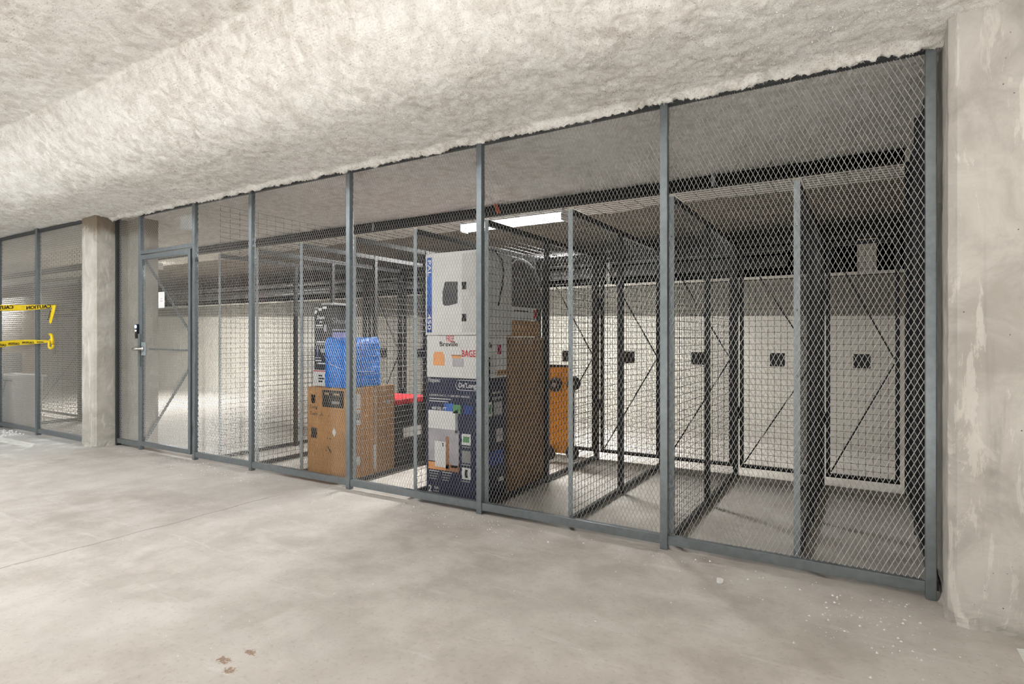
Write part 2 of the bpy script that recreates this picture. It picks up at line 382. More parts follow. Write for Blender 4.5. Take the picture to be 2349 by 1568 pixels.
def column(name, x0, x1, y0, y1, z1, ch, mat, seed):
    # chamfered corners, worn arrises and a ragged grout foot
    base = [(x0 + ch, y0), (x1 - ch, y0), (x1, y0 + ch), (x1, y1 - ch), (x1 - ch, y1), (x0 + ch, y1), (x0, y1 - ch), (x0, y0 + ch)]
    ring = []
    for k in range(8):
        a, b = base[k], base[(k + 1) % 8]; L = math.hypot(b[0] - a[0], b[1] - a[1]); n = max(2, int(L / .018))
        for i in range(n): ring.append((a[0] + (b[0] - a[0]) * i / n, a[1] + (b[1] - a[1]) * i / n))
    ring = np.array(ring); n = len(ring)
    zs = np.concatenate([np.linspace(0, .16, 14)[:-1], np.linspace(.16, z1, 90)])
    cx, cy = (x0 + x1) / 2, (y0 + y1) / 2
    dirs = np.stack([np.clip((ring[:, 0] - cx) / ((x1 - x0) / 2), -1, 1), np.clip((ring[:, 1] - cy) / ((y1 - y0) / 2), -1, 1)], 1)
    out = np.where(np.abs(dirs) > .93, np.sign(dirs), 0.0)
    vs = []
    for zz in zs:
        zc = np.full(n, zz)
        d = .0025 * vnoise(ring[:, 0] * 9, ring[:, 1] * 9, zc * 9, seed) + .002 * vnoise(ring[:, 0] * 40, ring[:, 1] * 40, zc * 40, seed + 1)
        foot = max(0.0, 1 - zz / .075)
        d = d + foot * (.003 + .020 * np.clip(vnoise(ring[:, 0] * 14, ring[:, 1] * 14, zc * 14, seed + 2), -.2, 1) + .008 * vnoise(ring[:, 0] * 60, ring[:, 1] * 60, zc * 60, seed + 3))
        for (px, py), (ox, oy), dd in zip(ring, out, d): vs.append((px + ox * dd, py + oy * dd, zz))
    fs = []
    for j in range(len(zs) - 1):
        for i in range(n): fs.append((j*n+i, j*n+(i+1)%n, (j+1)*n+(i+1)%n, (j+1)*n+i))
    fs.append(tuple(range((len(zs)-1)*n, len(zs)*n)))
    return MB().add(vs, fs).build(name, mat)
struct(column('column', .293, .98, 3.055, 3.70, 2.72, .028, M['column'], 31), 'wide pale concrete column with blotchy streaks at the fence end', 'column')
struct(column('column', -7.56, -7.245, 3.085, 3.44, 2.72, .022, M['column_l'], 51), 'narrow grey concrete column stained brown at its top beside the gate', 'column')
struct(column('pier', -7.30, -6.965, 3.42, 3.62, 2.70, .015, M['column_l'], 71), 'grey concrete pier just behind the gate post', 'pier')

# stall paint on the floor
def marking(pts, label):
    m = MB().add([(x, y, .0015) for x, y in pts], [tuple(range(len(pts)))])
    struct(m.build('floor_marking', M['roadpaint']), label, 'paint line')
marking([(-9.6, 2.95), (-9.0, 2.66), (-7.85, 2.72), (-8.1, 2.85), (-9.0, 2.83)], 'worn white stall line on grey floor beyond the narrow column')
marking([(.493, 2.945), (.75, 3.03), (.9, 2.55), (.50, 2.62)], 'white painted line on the floor in front of the wide column')

# pipes
def pipe(name, a, b, r, mat, label):
    return tag(MB().rod(a, b, r, 16).build(name, mat, smooth=True), label, 'pipe')
pm = thing('sprinkler_main', 'long black pipe run hung under the insulated ceiling above the lockers', 'pipe', (-6, 5.0, 2.50))
MB().rod((-19, 0, 0), (6.225, 0, 0), .054, 16).build('pipe', M['pipe_b'], pm, smooth=True)
for x in (-1.08, -4.9, -8.7):
    MB().bar((x + 6, -.057, -.05), (x + 6, -.057, .06), (.03, 0, 0), (0, .004, 0)).build('hanger_strap', M['pipe_g'], pm)
cl = thing('beam_clamp', 'small red-oxide clamp on the black pipe above the lit tube lamp', 'clamp', (-3.19, 4.93, 2.455))
MB().bar((-.03, 0, .16), (.03, 0, .0), (.045, 0, 0), (0, .012, 0)).build('jaw', M['rust'], cl, bevel=.003)
MB().bar((-.055, .012, .13), (-.02, .012, .09), (.03, 0, 0), (0, .012, 0)).build('tongue', M['rust'], cl)
pipe('conduit', (-26, 8.15, 2.33), (-.9, 8.15, 2.33), .045, M['pipe_g'], 'upper grey conduit running over the low rear wall')
pipe('conduit', (-26, 8.15, 2.14), (-.9, 8.15, 2.14), .038, M['pipe_g'], 'lower grey conduit running over the low rear wall')
pipe('duct', (-26, 8.5, 2.24), (-.9, 8.5, 2.24), .07, M['pipe_g'], 'fat grey duct behind the two conduits over the rear wall')
for i, (x, l) in enumerate(((-3.25, 'white vertical riser crossing the conduits, nearest the amber cart'), (-4.45, 'white vertical riser crossing the conduits, behind the stacked cartons'), (-1.5, 'grey vertical riser crossing the conduits at their open end'))):
    pipe('riser', (x, 8.06, 1.96), (x, 8.06, 2.5), .028, M['pipe_w'] if i < 2 else M['pipe_g'], l)

# ------------------------------------------------------------------ expanded-metal and welded-wire sheets
SW, LW = .0246, .0508
def diamond_sheet(w, h, sw=SW, lw=LW, sx=.0025, th=.0023, swap=False, mat='strand'):
    """expanded metal in the x-z plane, origin at the lower left corner; strands are twisted slats"""
    if swap: sw, lw = lw, sw
    nx, nz = int(w / sw * 2), int(h / lw * 2)
    hx, hz = w / nx, h / nz
    V = []; F = []
    L = math.hypot(hx, hz); base = 0
    for i in range(nx):
        for j in range(nz):
            up = (i + j) % 2 == 0
            x0, x1 = i * hx, (i + 1) * hx
            z0, z1 = (j * hz, (j + 1) * hz) if up else ((j + 1) * hz, j * hz)
            dx, dz = (x1 - x0) / L, (z1 - z0) / L
            px, pz = -dz * sx / 2, dx * sx / 2            # in-plane half width
            tw = .0014 if up else -.0014                   # twist
            for (x, z) in ((x0, z0), (x1, z1)):
                V += [(x + px, -th/2 + tw, z + pz), (x + px, th/2 + tw, z + pz), (x - px, th/2 - tw, z - pz), (x - px, -th/2 - tw, z - pz)]
            b = base; F += [(b, b+4, b+5, b+1), (b+1, b+5, b+6, b+2), (b+2, b+6, b+7, b+3), (b+3, b+7, b+4, b)]; base += 8
    m = bpy.data.meshes.new('expanded_mesh'); m.from_pydata(V, [], F); m.update(); m.materials.append(M[mat]); return m
def wire_sheet(a, b, ca=.0508, cb=.0508, r=.0016, mat='wire'):
    """welded grid in the x-z plane, a wide, b tall"""
    mb = MB(); n = max(1, round(a / ca)); k = max(1, round(b / cb))
    for i in range(n + 1): mb.rod((a * i / n, 0, 0), (a * i / n, 0, b), r, 4, caps=False)
    for j in range(k + 1): mb.rod((0, r * 1.6, b * j / k), (a, r * 1.6, b * j / k), r, 4, caps=False)
    m = mb.mesh('wire_grid'); m.materials.append(M[mat]); return m
def stuffpart(name, mesh, parent, loc, rz=0, rx=0):
    o = obj(name, mesh, None, parent, loc); o.rotation_euler = (rx, 0, rz); o['kind'] = 'stuff'; return o

# ------------------------------------------------------------------ the front fence
FY, PW = 3.305, .043
POSTS = (-6.715, -5.690, -4.788, -3.533, -2.267, -.991, .250)
fence = thing('security_fence', 'long slate-grey expanded-metal fence between the two concrete columns', 'fence', (-3.2, FY, 0))
FX = -3.2
def fpart(mb, name, mat, **k): return mb.build(name, mat, fence, **k)
for x in POSTS:
    fpart(MB().box(x - FX - PW/2, x - FX + PW/2, -PW/2, PW/2, 0, 2.565), 'post', M['steel'], bevel=.004)
SH = diamond_sheet(1.24, 2.46)
for a, b in zip(POSTS[2:-1], POSTS[3:]):
    stuffpart('mesh_panel', SH, fence, ((a + b) / 2 - FX - .62, .012, .075))
    fpart(MB().box(a - FX + PW/2, b - FX - PW/2, -.016, .022, .028, .080), 'bottom_rail', M['steel'], bevel=.002)
    fpart(MB().box(a - FX + PW/2, b - FX - PW/2, -.012, .022, 2.525, 2.552), 'top_rail', M['steel_d'])
a, b = POSTS[1], POSTS[2]
stuffpart('mesh_panel', diamond_sheet(.875, 2.46), fence, ((a + b) / 2 - FX - .4375, .012, .075))
fpart(MB().box(a - FX + PW/2, b - FX - PW/2, -.016, .022, .028, .080), 'bottom_rail', M['steel'], bevel=.002)
fpart(MB().box(a - FX + PW/2, b - FX - PW/2, -.012, .022, 2.525, 2.552), 'top_rail', M['steel_d'])
# narrow strip between column and gate
a, b = -7.235, POSTS[0]
stuffpart('mesh_panel', diamond_sheet(.49, 2.46), fence, (a - FX + .015, .012, .075))
fpart(MB().box(a - FX, b - FX - PW/2, -.016, .022, .028, .080), 'bottom_rail', M['steel'])
fpart(MB().box(a - FX, a - FX + .03, -.02, .03, 0, 2.56), 'wall_angle', M['steel_d'])
# transom over the gate, laid the other way
a, b = POSTS[0], POSTS[1]
stuffpart('mesh_panel', diamond_sheet(.985, .40, swap=True, sw=.034, lw=.034), fence, (a - FX + .02, .012, 2.135))
fpart(MB().box(a - FX + PW/2, b - FX - PW/2, -.02, .022, 2.105, 2.145), 'gate_header', M['steel'], bevel=.002)
fpart(MB().box(a - FX + PW/2, b - FX - PW/2, -.012, .022, 2.525, 2.552), 'top_rail', M['steel_d'])
# return of the fence along the big column; darker strand colour stands in for shade
stuffpart('mesh_panel', diamond_sheet(2.06, 2.42, mat='steel_d'), fence, (.262 - FX, .03, .075), rz=math.pi / 2)
for yy in (1.02, 2.07):
    fpart(MB().box(.245 - FX, .288 - FX, yy, yy + .045, 0, 2.55), 'post', M['steel_d'])
fpart(MB().box(.250 - FX, .283 - FX, .03, 2.07, .03, .075), 'bottom_rail', M['steel_d'])
for x in POSTS:
    for z in (.35, 1.05, 1.75, 2.35):
        fpart(MB().lathe([(.0045, 0), (.0045, .003), (.002, .005)], (x - FX + PW/2, .012, z), 'x', 8), 'bolt', M['chrome'])

# gate
g = thing('mesh_gate', 'closed slate-grey mesh gate with diagonal braces and lever handle', 'gate', (-6.68, FY - .012, 0))
gw, g0, g1 = .955, .05, 2.092
for x in (0, gw - .04): MB().box(x, x + .04, -.02, .02, g0, g1).build('stile', M['steel'], g, bevel=.003)
for z in (g0, g1 - .05): MB().box(.04, gw - .04, -.02, .02, z, z + .05).build('rail', M['steel'], g, bevel=.003)
stuffpart('mesh_panel', diamond_sheet(gw - .06, g1 - g0 - .08), g, (.03, .0, g0 + .04))
MB().bar((.05, .022, g1 - .06), (gw - .05, .022, 1.24), (.022, 0, .012), (0, .012, 0)).build('brace', M['steel'], g)
MB().bar((.05, .022, g0 + .06), (gw - .05, .022, .93), (.022, 0, -.012), (0, .012, 0)).build('brace', M['steel'], g)
MB().rod((.10, .035, 1.09), (gw - .05, .035, 1.08), .012, 10).build('push_bar', M['steel'], g)
MB().box(-.012, .03, -.034, -.021, .90, 1.25).build('strike_guard', M['steel'], g)
MB().box(.045, .135, -.028, -.02, 1.02, 1.16).build('lock_plate', M['galv'], g, bevel=.002)
hd = MB().lathe([(.03, 0), (.03, -.012), (.012, -.016), (.012, -.055), (.004, -.058)], (.075, -.028, 1.09), 'y', 16).build('lever', M['chrome'], g, smooth=True)
MB().lathe([(.004, 0), (.016, .006), (.022, .035), (.021, .075), (.012, .10), (.003, .106)], (.08 - .106, -.075, 1.09), 'x', 14).build('grip', M['chrome'], hd, smooth=True)
for z in (.25, 1.1, 1.9): MB().rod((gw + .006, -.024, z), (gw + .006, -.024, z + .09), .007, 8).build('hinge', M['steel'], g)

cr = thing('card_reader', 'slim black card reader with glowing blue ring on the gate post', 'card reader', (-6.737, FY - .0222, 1.20))
MB().box(-.022, .022, -.022, 0, 0, .155).build('housing', M['black'], cr, bevel=.006)
MB().lathe([(.019, 0), (.019, -.004), (.012, -.004), (.012, 0)], (0, -.022, .128), 'y', 20).build('ring_light', M['led'], cr)
MB().box(-.014, .012, -.0245, -.0215, .076, .092).build('status_key', M['ledw'], cr)
MB().box(-.016, .016, -.024, -.0215, .015, .06).build('lens_panel', M['ink'], cr)

nt = thing('paper_notice', 'white paper notice taped to the mesh gate', 'notice', (-6.213, FY - .05, 1.515))
MB().box(-.058, .058, -.0012, 0, 0, .165).build('sheet', M['paper'], nt)
for z, w in ((.098, .045), (.088, .03), (.072, .055), (.064, .05)):
    MB().box(-w/2, w/2, -.0018, -.0012, z, z + .004).build('printed_line', M['print_grey'], nt)

sg = thing('hanging_sign', 'blank back of a white sign hung under the ceiling inside the gate', 'sign', (-6.30, 3.62, 2.39))
MB().box(-.21, .16, -.012, .012, 0, .17).build('panel', M['white'], sg, bevel=.003)
for x in (-.15, .1): MB().rod((x, 0, .16), (x, 0, .26), .004, 6).build('suspension_rod', M['galv'], sg)

# ------------------------------------------------------------------ wire storage lockers behind the fence
LY0, LY1, LH = 3.415, 5.37, 2.035
PARTS_X = (-5.463, -4.87, -4.25, -3.595, -2.945, -2.29, -1.638, -.983, -.318, .245)
PM_A, PM_B = wire_sheet(.86, LH - .06), wire_sheet(1.02, LH - .06)
def partition(lk):
    p = MB().box(-.016, .016, 0, .004, 0, LH).build('partition', M['galv'], lk)     # the flat bar you see end on
    tag(p, 'wire side panel with a pale flat front bar')
    y1, ym = LY1 - LY0, .90
    MB().bar((0, ym, 0), (0, ym, LH), (.036, 0, 0), (0, .036, 0)).build('mid_post', M['frame'], p)
    MB().bar((0, y1, 0), (0, y1, LH), (.04, 0, 0), (0, .04, 0)).build('rear_post', M['frame'], p)
    MB().bar((0, .004, LH - .02), (0, y1, LH - .02), (.03, 0, 0), (0, 0, .04)).build('top_rail', M['frame'], p)
    MB().bar((0, .004, .03), (0, y1, .03), (.026, 0, 0), (0, 0, .035)).build('bottom_rail', M['frame'], p)
    stuffpart('wire_grid', PM_A, p, (0, .02, .04), rz=math.pi / 2)
    stuffpart('wire_grid', PM_B, p, (0, .92, .04), rz=math.pi / 2)
    for z in (.06, .6, 1.0, 1.35, 1.8): MB().lathe([(.006, 0), (.006, -.003), (.003, -.006)], (0, 0, z), 'y', 8).build('bolt', M['chrome'], p)
    return p
def door(lk, w, y, x0=.03, z0=.075, z1=1.98, plate=True, flip=False):
    d = MB().box(x0, x0 + .03, y - .015, y + .015, z0, z1).build('door', M['frame'], lk)
    tag(d, 'wire door in a black angle-iron frame')
    x1 = x0 + w
    MB().box(x1 - .03, x1, y - .015, y + .015, z0, z1).build('stile', M['frame'], d)
    for z in (z0, z1 - .03): MB().box(x0 + .03, x1 - .03, y - .015, y + .015, z, z + .03).build('rail', M['frame'], d)
    zm = 1.02
    for a, b in (((x0 + .035, z0 + .04), (x1 - .035, zm - .02)), ((x0 + .035, z1 - .04), (x1 - .035, zm + .02))):
        MB().bar((a[0], y + .012, a[1]), (b[0], y + .012, b[1]), (.012, 0, .0), (0, .010, 0)).build('brace', M['frame'], d)
    stuffpart('wire_grid', wire_sheet(w - .05, z1 - z0 - .05), d, (x0 + .025, y - .004, z0 + .025))
    if plate: MB().box((x0 + x1) / 2 - .058, (x0 + x1) / 2 + .058, y - .024, y - .016, zm - .057, zm + .057).build('lock_plate', M['black'], d, bevel=.002)
    MB().box(x0 - .022, x0 + .006, y - .03, y + .03, .50, .60).build('hinge', M['frame'], d)
    MB().box(x0 - .022, x0 + .006, y - .03, y + .03, 1.50, 1.60).build('hinge', M['frame'], d)
    return d
LL = ('empty wire storage locker nearest the gate, under the tall wire end panel',
      'empty wire storage locker second from the gate',
      'wire storage locker holding the big kraft carton and the blue wrapped bundle',
      'empty wire storage locker between the kraft carton and the navy carton',
      'wire storage locker packed with navy and white cartons',
      'empty wire storage locker just beside the packed cartons',
      'empty wire storage locker, third counting from the wide column',
      'empty wire storage locker, second counting from the wide column',
      'empty wire storage locker against the wide concrete column')
for i, (a, b) in enumerate(zip(PARTS_X[:-1], PARTS_X[1:])):
    lk = thing('storage_locker', LL[i], 'locker', (a, LY0, 0), 'wire storage lockers behind the fence')
    p = partition(lk)
    door(lk, b - a - .06, LY1 - LY0 + .035)
    rf = wire_sheet(b - a - .05, LY1 - LY0, .1016, .0508)
    stuffpart('roof_grid', rf, lk, (.01, LY1 - LY0 - (LY1 - LY0), LH + .004), rx=0).rotation_euler = (-math.pi / 2, 0, 0)
    lk.children[-1].location = (.025, LY1 - LY0, LH + .004); lk.children[-1].rotation_euler = (math.pi / 2, 0, 0)
    MB().bar((.022, LY1 - LY0, LH - .02), (b - a - .024, LY1 - LY0, LH - .02), (0, .03, 0), (0, 0, .04)).build('lintel', M['frame'], lk)
    if i == 0:
        stuffpart('upper_grid', wire_sheet(1.47, .47, .1016, .0508), lk, (0, .01, LH + .01), rz=math.pi / 2)
    if i == 8: pass

# ------------------------------------------------------------------ aisle tube lamp
def tube_lamp(x0, x1, y, z, label, watts):
    t = thing('tube_lamp', label, 'lamp', ((x0 + x1) / 2, y, z))
    L = (x1 - x0) / 2
    MB().box(-L, L, -.07, .07, .05, .085).build('housing', M['white'], t, bevel=.004)
    prof = [(-.065, .05), (-.075, .02), (-.05, -.02), (0, -.032), (.05, -.02), (.075, .02), (.065, .05)]
    vs = [(s * L * .985, yy, zz) for s in (-1, 1) for yy, zz in prof]; n = len(prof)
    MB().add(vs, [(i, i + 1, n + i + 1, n + i) for i in range(n - 1)] + [tuple(range(n)), tuple(range(2*n - 1, n - 1, -1)), (0, n, 2*n - 1, n - 1)]).build('lens', M['lens'], t)
    for s in (-1, 1): MB().box(s * L - .008, s * L + .008, -.075, .075, -.03, .085).build('end_cap', M['white'], t)
    d = bpy.data.lights.new('tube_light', 'AREA'); d.shape = 'RECTANGLE'; d.size = 2 * L * .95; d.size_y = .12; d.energy = watts; d.color = (1, .985, .95)
    o = bpy.data.objects.new('tube_light', d); C.objects.link(o); o.parent = t; o.location = (0, 0, -.04)
    return t
tube_lamp(-3.97, -2.68, 5.45, 2.447, 'lit white tube lamp on the ceiling above the packed locker', 250)
tube_lamp(-11.9, -10.6, 5.5, 2.44, 'lit tube lamp far down the rear aisle past the gate', 220)

# ------------------------------------------------------------------ lettering and stored goods
def text_mesh(s, h, extr=.0006, bold=False, shear=0):
    cu = bpy.data.curves.new('lettering', 'FONT'); cu.body = s; cu.size = h * 1.38; cu.extrude = extr; cu.resolution_u = 2
    cu.align_x = 'LEFT'; cu.shear = shear
    if bold: cu.offset = h * .025
    o = bpy.data.objects.new('tmp', cu); C.objects.link(o)
    dg = bpy.context.evaluated_depsgraph_get(); m = bpy.data.meshes.new_from_object(o.evaluated_get(dg))
    bpy.data.objects.remove(o); bpy.data.curves.remove(cu)
    m.materials.clear(); return m
def lettering(parent, s, h, loc, mat, face='front', w=None, rot=0, bold=False, mirror=False, shear=0):
    """face front: reads along +x on a face looking to -y; side: reads along +y on a face looking to +x"""
    m = text_mesh(s, h, bold=bold, shear=shear)
    co = np.empty(len(m.vertices) * 3, np.float32); m.vertices.foreach_get('co', co); co = co.reshape(-1, 3)
    if len(co) == 0: return None
    co[:, 0] -= co[:, 0].min()
    if w: co[:, 0] *= w / max(1e-6, co[:, 0].max())
    if mirror: co[:, 0] = co[:, 0].max() - co[:, 0]
    ca, sa = math.cos(rot), math.sin(rot)
    u, v, t = co[:, 0] * ca - co[:, 1] * sa, co[:, 0] * sa + co[:, 1] * ca, co[:, 2]
    P = np.stack([u, -t, v], 1) if face == 'front' else np.stack([t, u, v], 1)
    m.vertices.foreach_set('co', P.astype(np.float32).ravel()); m.update()
    return obj('lettering', m, M[mat], parent, loc)
def patch(parent, name, mat, x0, x1, z0, z1, y, face='front', t=.0012, x=0):
    if face == 'front': mb = MB().box(x0, x1, y - t, y, z0, z1)
    else: mb = MB().box(y, y + t, x0, x1, z0, z1)
    return mb.build(name, M[mat], parent)

def carton(name, label, x0, x1, y0, y1, z0, z1, mat, bevel=.006, tape=None):
    t = thing(name, label, 'box', ((x0 + x1) / 2, (y0 + y1) / 2, z0))
    hx, hy, h = (x1 - x0) / 2, (y1 - y0) / 2, z1 - z0
    MB().box(-hx, hx, -hy, hy, 0, h).build('body', M[mat], t, bevel=bevel)
    if tape:
        MB().box(-hx - .0006, hx + .0006, -.028, .028, h - .06, h + .0008).build('packing_tape', M[tape], t)
        MB().box(-hx * .98, hx * .98, -.002, .002, h - .001, h + .0004).build('flap_seam', M['ink'], t)
    return t, hx, hy, h

# kraft carton and its neighbours
t, hx, hy, h = carton('kraft_carton', 'big kraft carton with black printed panel in front of the blue bundle', -4.205, -3.70, 3.445, 3.735, 0.004, .778, 'card', tape='cardpale')
f = -hy
patch(t, 'printed_panel', 'ink', -.06, .20, h - .165, h - .02, f)
patch(t, 'printed_panel', 'cardpale', -.03, .02, h - .06, h - .04, f - .001); patch(t, 'printed_panel', 'cardpale', .08, .15, h - .06, h - .045, f - .001)
patch(t, 'printed_panel', 'grey', .06, .15, h - .135, h - .11, f - .001)
MB().lathe([(.028, 0), (.028, -.0012), (.020, -.0012), (.020, 0)], (-hx + .075, f, h - .115), 'y', 20).build('printed_logo', M['ink'], t)
MB().lathe([(.014, 0), (.014, -.0012), (.008, -.0012), (.008, 0)], (-hx + .06, f, h - .078), 'y', 14).build('printed_logo', M['ink'], t)
MB().lathe([(.014, 0), (.014, -.0012), (.008, -.0012), (.008, 0)], (-hx + .09, f, h - .078), 'y', 14).build('printed_logo', M['ink'], t)
lettering(t, 'Song', .03, (-hx + .03, f - .001, h - .185), 'ink', w=.10)
lettering(t, 'Twin  X', .03, (-hx + .03, f - .001, h - .245), 'ink', w=.17)
MB().box(-hx + .05, -hx + .125, f - .0014, f, .33, .42).build('printed_badge', M['ink'], t, bevel=0)
bd = MB().add([(.06 + .026, f - .002, .36), (.06 + .05, f - .002, .40), (.06 + .026, f - .002, .44), (.06, f - .002, .40), (.086, f, .36), (.11, f, .40), (.086, f, .44), (.06, f, .40)],
              [(0, 1, 2, 3), (0, 4, 5, 1), (1, 5, 6, 2), (2, 6, 7, 3), (3, 7, 4, 0)]).build('white_sticker', M['paper'], t)
for a, b in (((-.04, .235), (.0, .275)), ((0, .275), (.05, .225))): MB().bar((a[0], f - .001, a[1]), (b[0], f - .001, b[1]), (.008, 0, .008), (0, .0014, 0)).build('ink_stroke', M['ink'], t)
for x, z in ((-.012, .235), (.0, .34), (.038, .34)): MB().lathe([(.007, 0), (.007, -.0014)], (x, f, z), 'y', 8).build('ink_dot', M['ink'], t)
for z0, z1, y0, y1 in ((.60, .72, -.06, -.005), (.46, .59, -.06, -.005), (.12, .19, -.07, -.01)):
    patch(t, 'shipping_label', 'boxgrey', y0, y1, z0, z1, hx, 'side')
for y in (-.05, -.035, -.02): patch(t, 'label_print', 'ink', y, y + .006, .50, .56, hx + .0012, 'side')
t, hx, hy, h = carton('kraft_carton', 'second kraft carton standing right behind the big printed one', -4.20, -3.71, 3.745, 4.02, 0.004, .778, 'card2', tape='cardpale')
patch(t, 'corner_tape', 'cardpale', -hy, -hy + .045, .02, h - .01, hx, 'side')
patch(t, 'shipping_label', 'boxgrey', -hy + .0, -hy + .03, .05, .26, hx + .0012, 'side')
patch(t, 'printed_panel', 'grey', .02, .07, h - .17, h - .13, hx, 'side')
# black tote with red lid
t, hx, hy, h = carton('storage_tote', 'black storage tote with a red lid behind the kraft cartons', -4.18, -3.70, 4.035, 4.53, 0.004, .59, 'black', bevel=.012)
MB().box(-hx - .008, hx + .008, -hy - .008, hy + .008, h - .002, h + .045).build('lid', M['red'], t, bevel=.008)
patch(t, 'paper_label', 'boxgrey', -.16, .10, .27, .36, hx, 'side')
for z in (.16, .42): patch(t, 'moulded_rib', 'black', -hy + .02, hy - .02, z, z + .012, hx, 'side', t=.006)
# vacuum carton on a white one, both beside the bundle
t, hx, hy, h = carton('vacuum_carton', 'tall black appliance carton standing beside the blue wrapped bundle', -4.20, -4.035, 3.515, 3.85, .925, 1.495, 'ink', bevel=.003)
f = -hy
lettering(t, 'Shark', .034, (-hx + .035, f - .001, h - .125), 'white', w=.105, bold=True)
lettering(t, 'Shark', .05, (hx + .001, -hy + .05, h - .16), 'grey', face='side', w=.24)
patch(t, 'printed_panel', 'white', -hx + .006, -hx + .034, h - .075, h - .045, f); patch(t, 'printed_panel', 'grey', -hx + .004, -hx + .05, h - .035, h - .015, f)
patch(t, 'printed_panel', 'white', -hx + .055, -hx + .10, h - .05, h - .025, f); patch(t, 'printed_panel', 'white', -hx + .11, -hx + .16, h - .035, h - .015, f)
for z, a, b, mm in ((.155, .07, .105, 'white'), (.185, .02, .11, 'white'), (.205, .025, .11, 'grey'), (.33, .03, .16, 'white'), (.35, .03, .16, 'grey'), (.47, .015, .09, 'lav'), (.495, .015, .095, 'white'), (.52, .04, .155, 'white')):
    patch(t, 'printed_line', mm, -hx + a, -hx + b, h - z, h - z + .011, f)
patch(t, 'printed_panel', 'lav', -hx + .125, -hx + .158, h - .235, h - .175, f); patch(t, 'printed_panel', 'lilac', -hx + .035, -hx + .05, h - .45, h - .37, f)
patch(t, 'printed_panel', 'grey', -hx + .085, -hx + .14, h - .42, h - .385, f); patch(t, 'printed_panel', 'lilac', -hy + .06, hy - .02, h - .33, h - .24, hx, 'side'); patch(t, 'printed_line', 'grey', -hy + .06, hy - .04, h - .225, h - .21, hx, 'side')
MB().box(-hx + .03, hx + .02, -hy + .05, hy, h, h + .02).build('foam_sheet', M['boxgrey'], t, bevel=.006)
t, hx, hy, h = carton('white_carton', 'small white carton under the black appliance carton, beside the blue bundle', -4.20, -4.035, 3.50, 3.85, .782, .922, 'boxwhite', bevel=.003)
for z, w in ((.035, .05), (.06, .075), (.085, .045)): patch(t, 'printed_line', 'ink', -.01, -.01 + w, z, z + .014, -hy)
patch(t, 'red_edge', 'red', -hx + .004, hx - .004, h - .012, h - .004, -hy)
# blue wrapped bundle
def bundle():
    t = thing('wrapped_bundle', 'lumpy bundle wrapped in shiny blue plastic on the kraft cartons', 'bundle', (-3.862, 3.655, .782))
    nu, nv = 44, 22; vs = []; fs = []
    ring = []
    for k in range(nu):
        a = 2 * math.pi * k / nu; c, s = math.cos(a), math.sin(a); e = .22
        ring.append((0.148 * abs(c) ** e * (1 if c > 0 else -1), .205 * abs(s) ** e * (1 if s > 0 else -1)))
    for j in range(nv):
        v = j / (nv - 1)
        sc = (1 - .10 * max(0, v - .88) / .12)
        for x, y in ring:
            top = .43 - .05 * max(0, min(1, (x + .10) / .22)) * max(0, min(1, (.12 - y) / .25))
            vs.append([x * sc, y * sc, v * top])
    vs = np.array(vs)
    q = vs * 14; d = .006 * vnoise(q[:, 0], q[:, 1] + .6 * q[:, 2], q[:, 2] * .7, 3) + .003 * (1 - 2 * np.abs(vnoise(q[:, 0] * 2.2, q[:, 1] * 2.2, q[:, 2] * 1.7, 4)))
    r = np.linalg.norm(vs[:, :2], axis=1)[:, None] + 1e-6
    vs[:, :2] += vs[:, :2] / r * d[:, None]; vs[:, 2] += np.where(vs[:, 2] > .3, d, 0)
    for j in range(nv - 1):
        for k in range(nu): fs.append((j*nu+k, j*nu+(k+1)%nu, (j+1)*nu+(k+1)%nu, (j+1)*nu+k))
    fs.append(tuple(range((nv-1)*nu, nv*nu))); fs.append(tuple(range(nu - 1, -1, -1)))
    MB().add(vs.tolist(), fs).build('plastic_sheet', M['wrap'], t, smooth=True)
    MB().path([(-.145, -.205, .28), (-.05, -.213, .20), (.09, -.213, .16), (.155, -.18, .14), (.158, .10, .13)], .002).build('clear_strap', M['boxgrey'], t)
bundle()

# packed locker: navy carton, white toaster carton, tall white carton
NX0, NX1, NY0, NY1 = -2.885, -2.372, 3.475, 3.80
t, hx, hy, h = carton('navy_carton', 'navy air-conditioner carton at the bottom of the locker stack', NX0, NX1, NY0, NY1, 0.004, .905, 'navy', bevel=.004)
f = -hy
def px(x): return (x - 983) / (1093 - 983) * .44 - hx          # photo column to carton x
def pz(y): return .905 - (y - 865) / (1142 - 865) * .905
lettering(t, 'Pinguino', .034, (px(988), f - .001, pz(877)), 'white', w=.115)
ring = MB(); zc = pz(881)
x0, x1 = px(1053), px(1110); pts = []
for k in range(24):
    a = math.pi / 2 + math.pi * k / 11 if k < 12 else -math.pi / 2 + math.pi * (k - 12) / 11
    pts.append(((x0 + .036 if k < 12 else x1 - .036) + .036 * math.cos(a), zc + .036 * math.sin(a)))
for (ax, az), (bx, bz) in zip(pts, pts[1:] + pts[:1]): ring.bar((ax, f - .0008, az), (bx, f - .0008, bz), (.004, 0, .004), (0, .0016, 0))
ring.build('printed_outline', M['white'], t)
lettering(t, "De'Longhi", .036, (px(1060), f - .001, zc - .017), 'white', w=.19, bold=True)
lettering(t, '6,000 BTU SACC / 11,500 BTU ASHRAE', .015, (px(990), f - .001, pz(909)), 'white', w=.38)
for z, w in ((pz(916), .21), (pz(922), .18)): patch(t, 'printed_line', 'boxgrey', px(990), px(990) + w, z, z + .007, f)
lettering(t, '400 SQ. FT', .022, (px(996), f - .001, pz(940)), 'white', w=.14, bold=True)
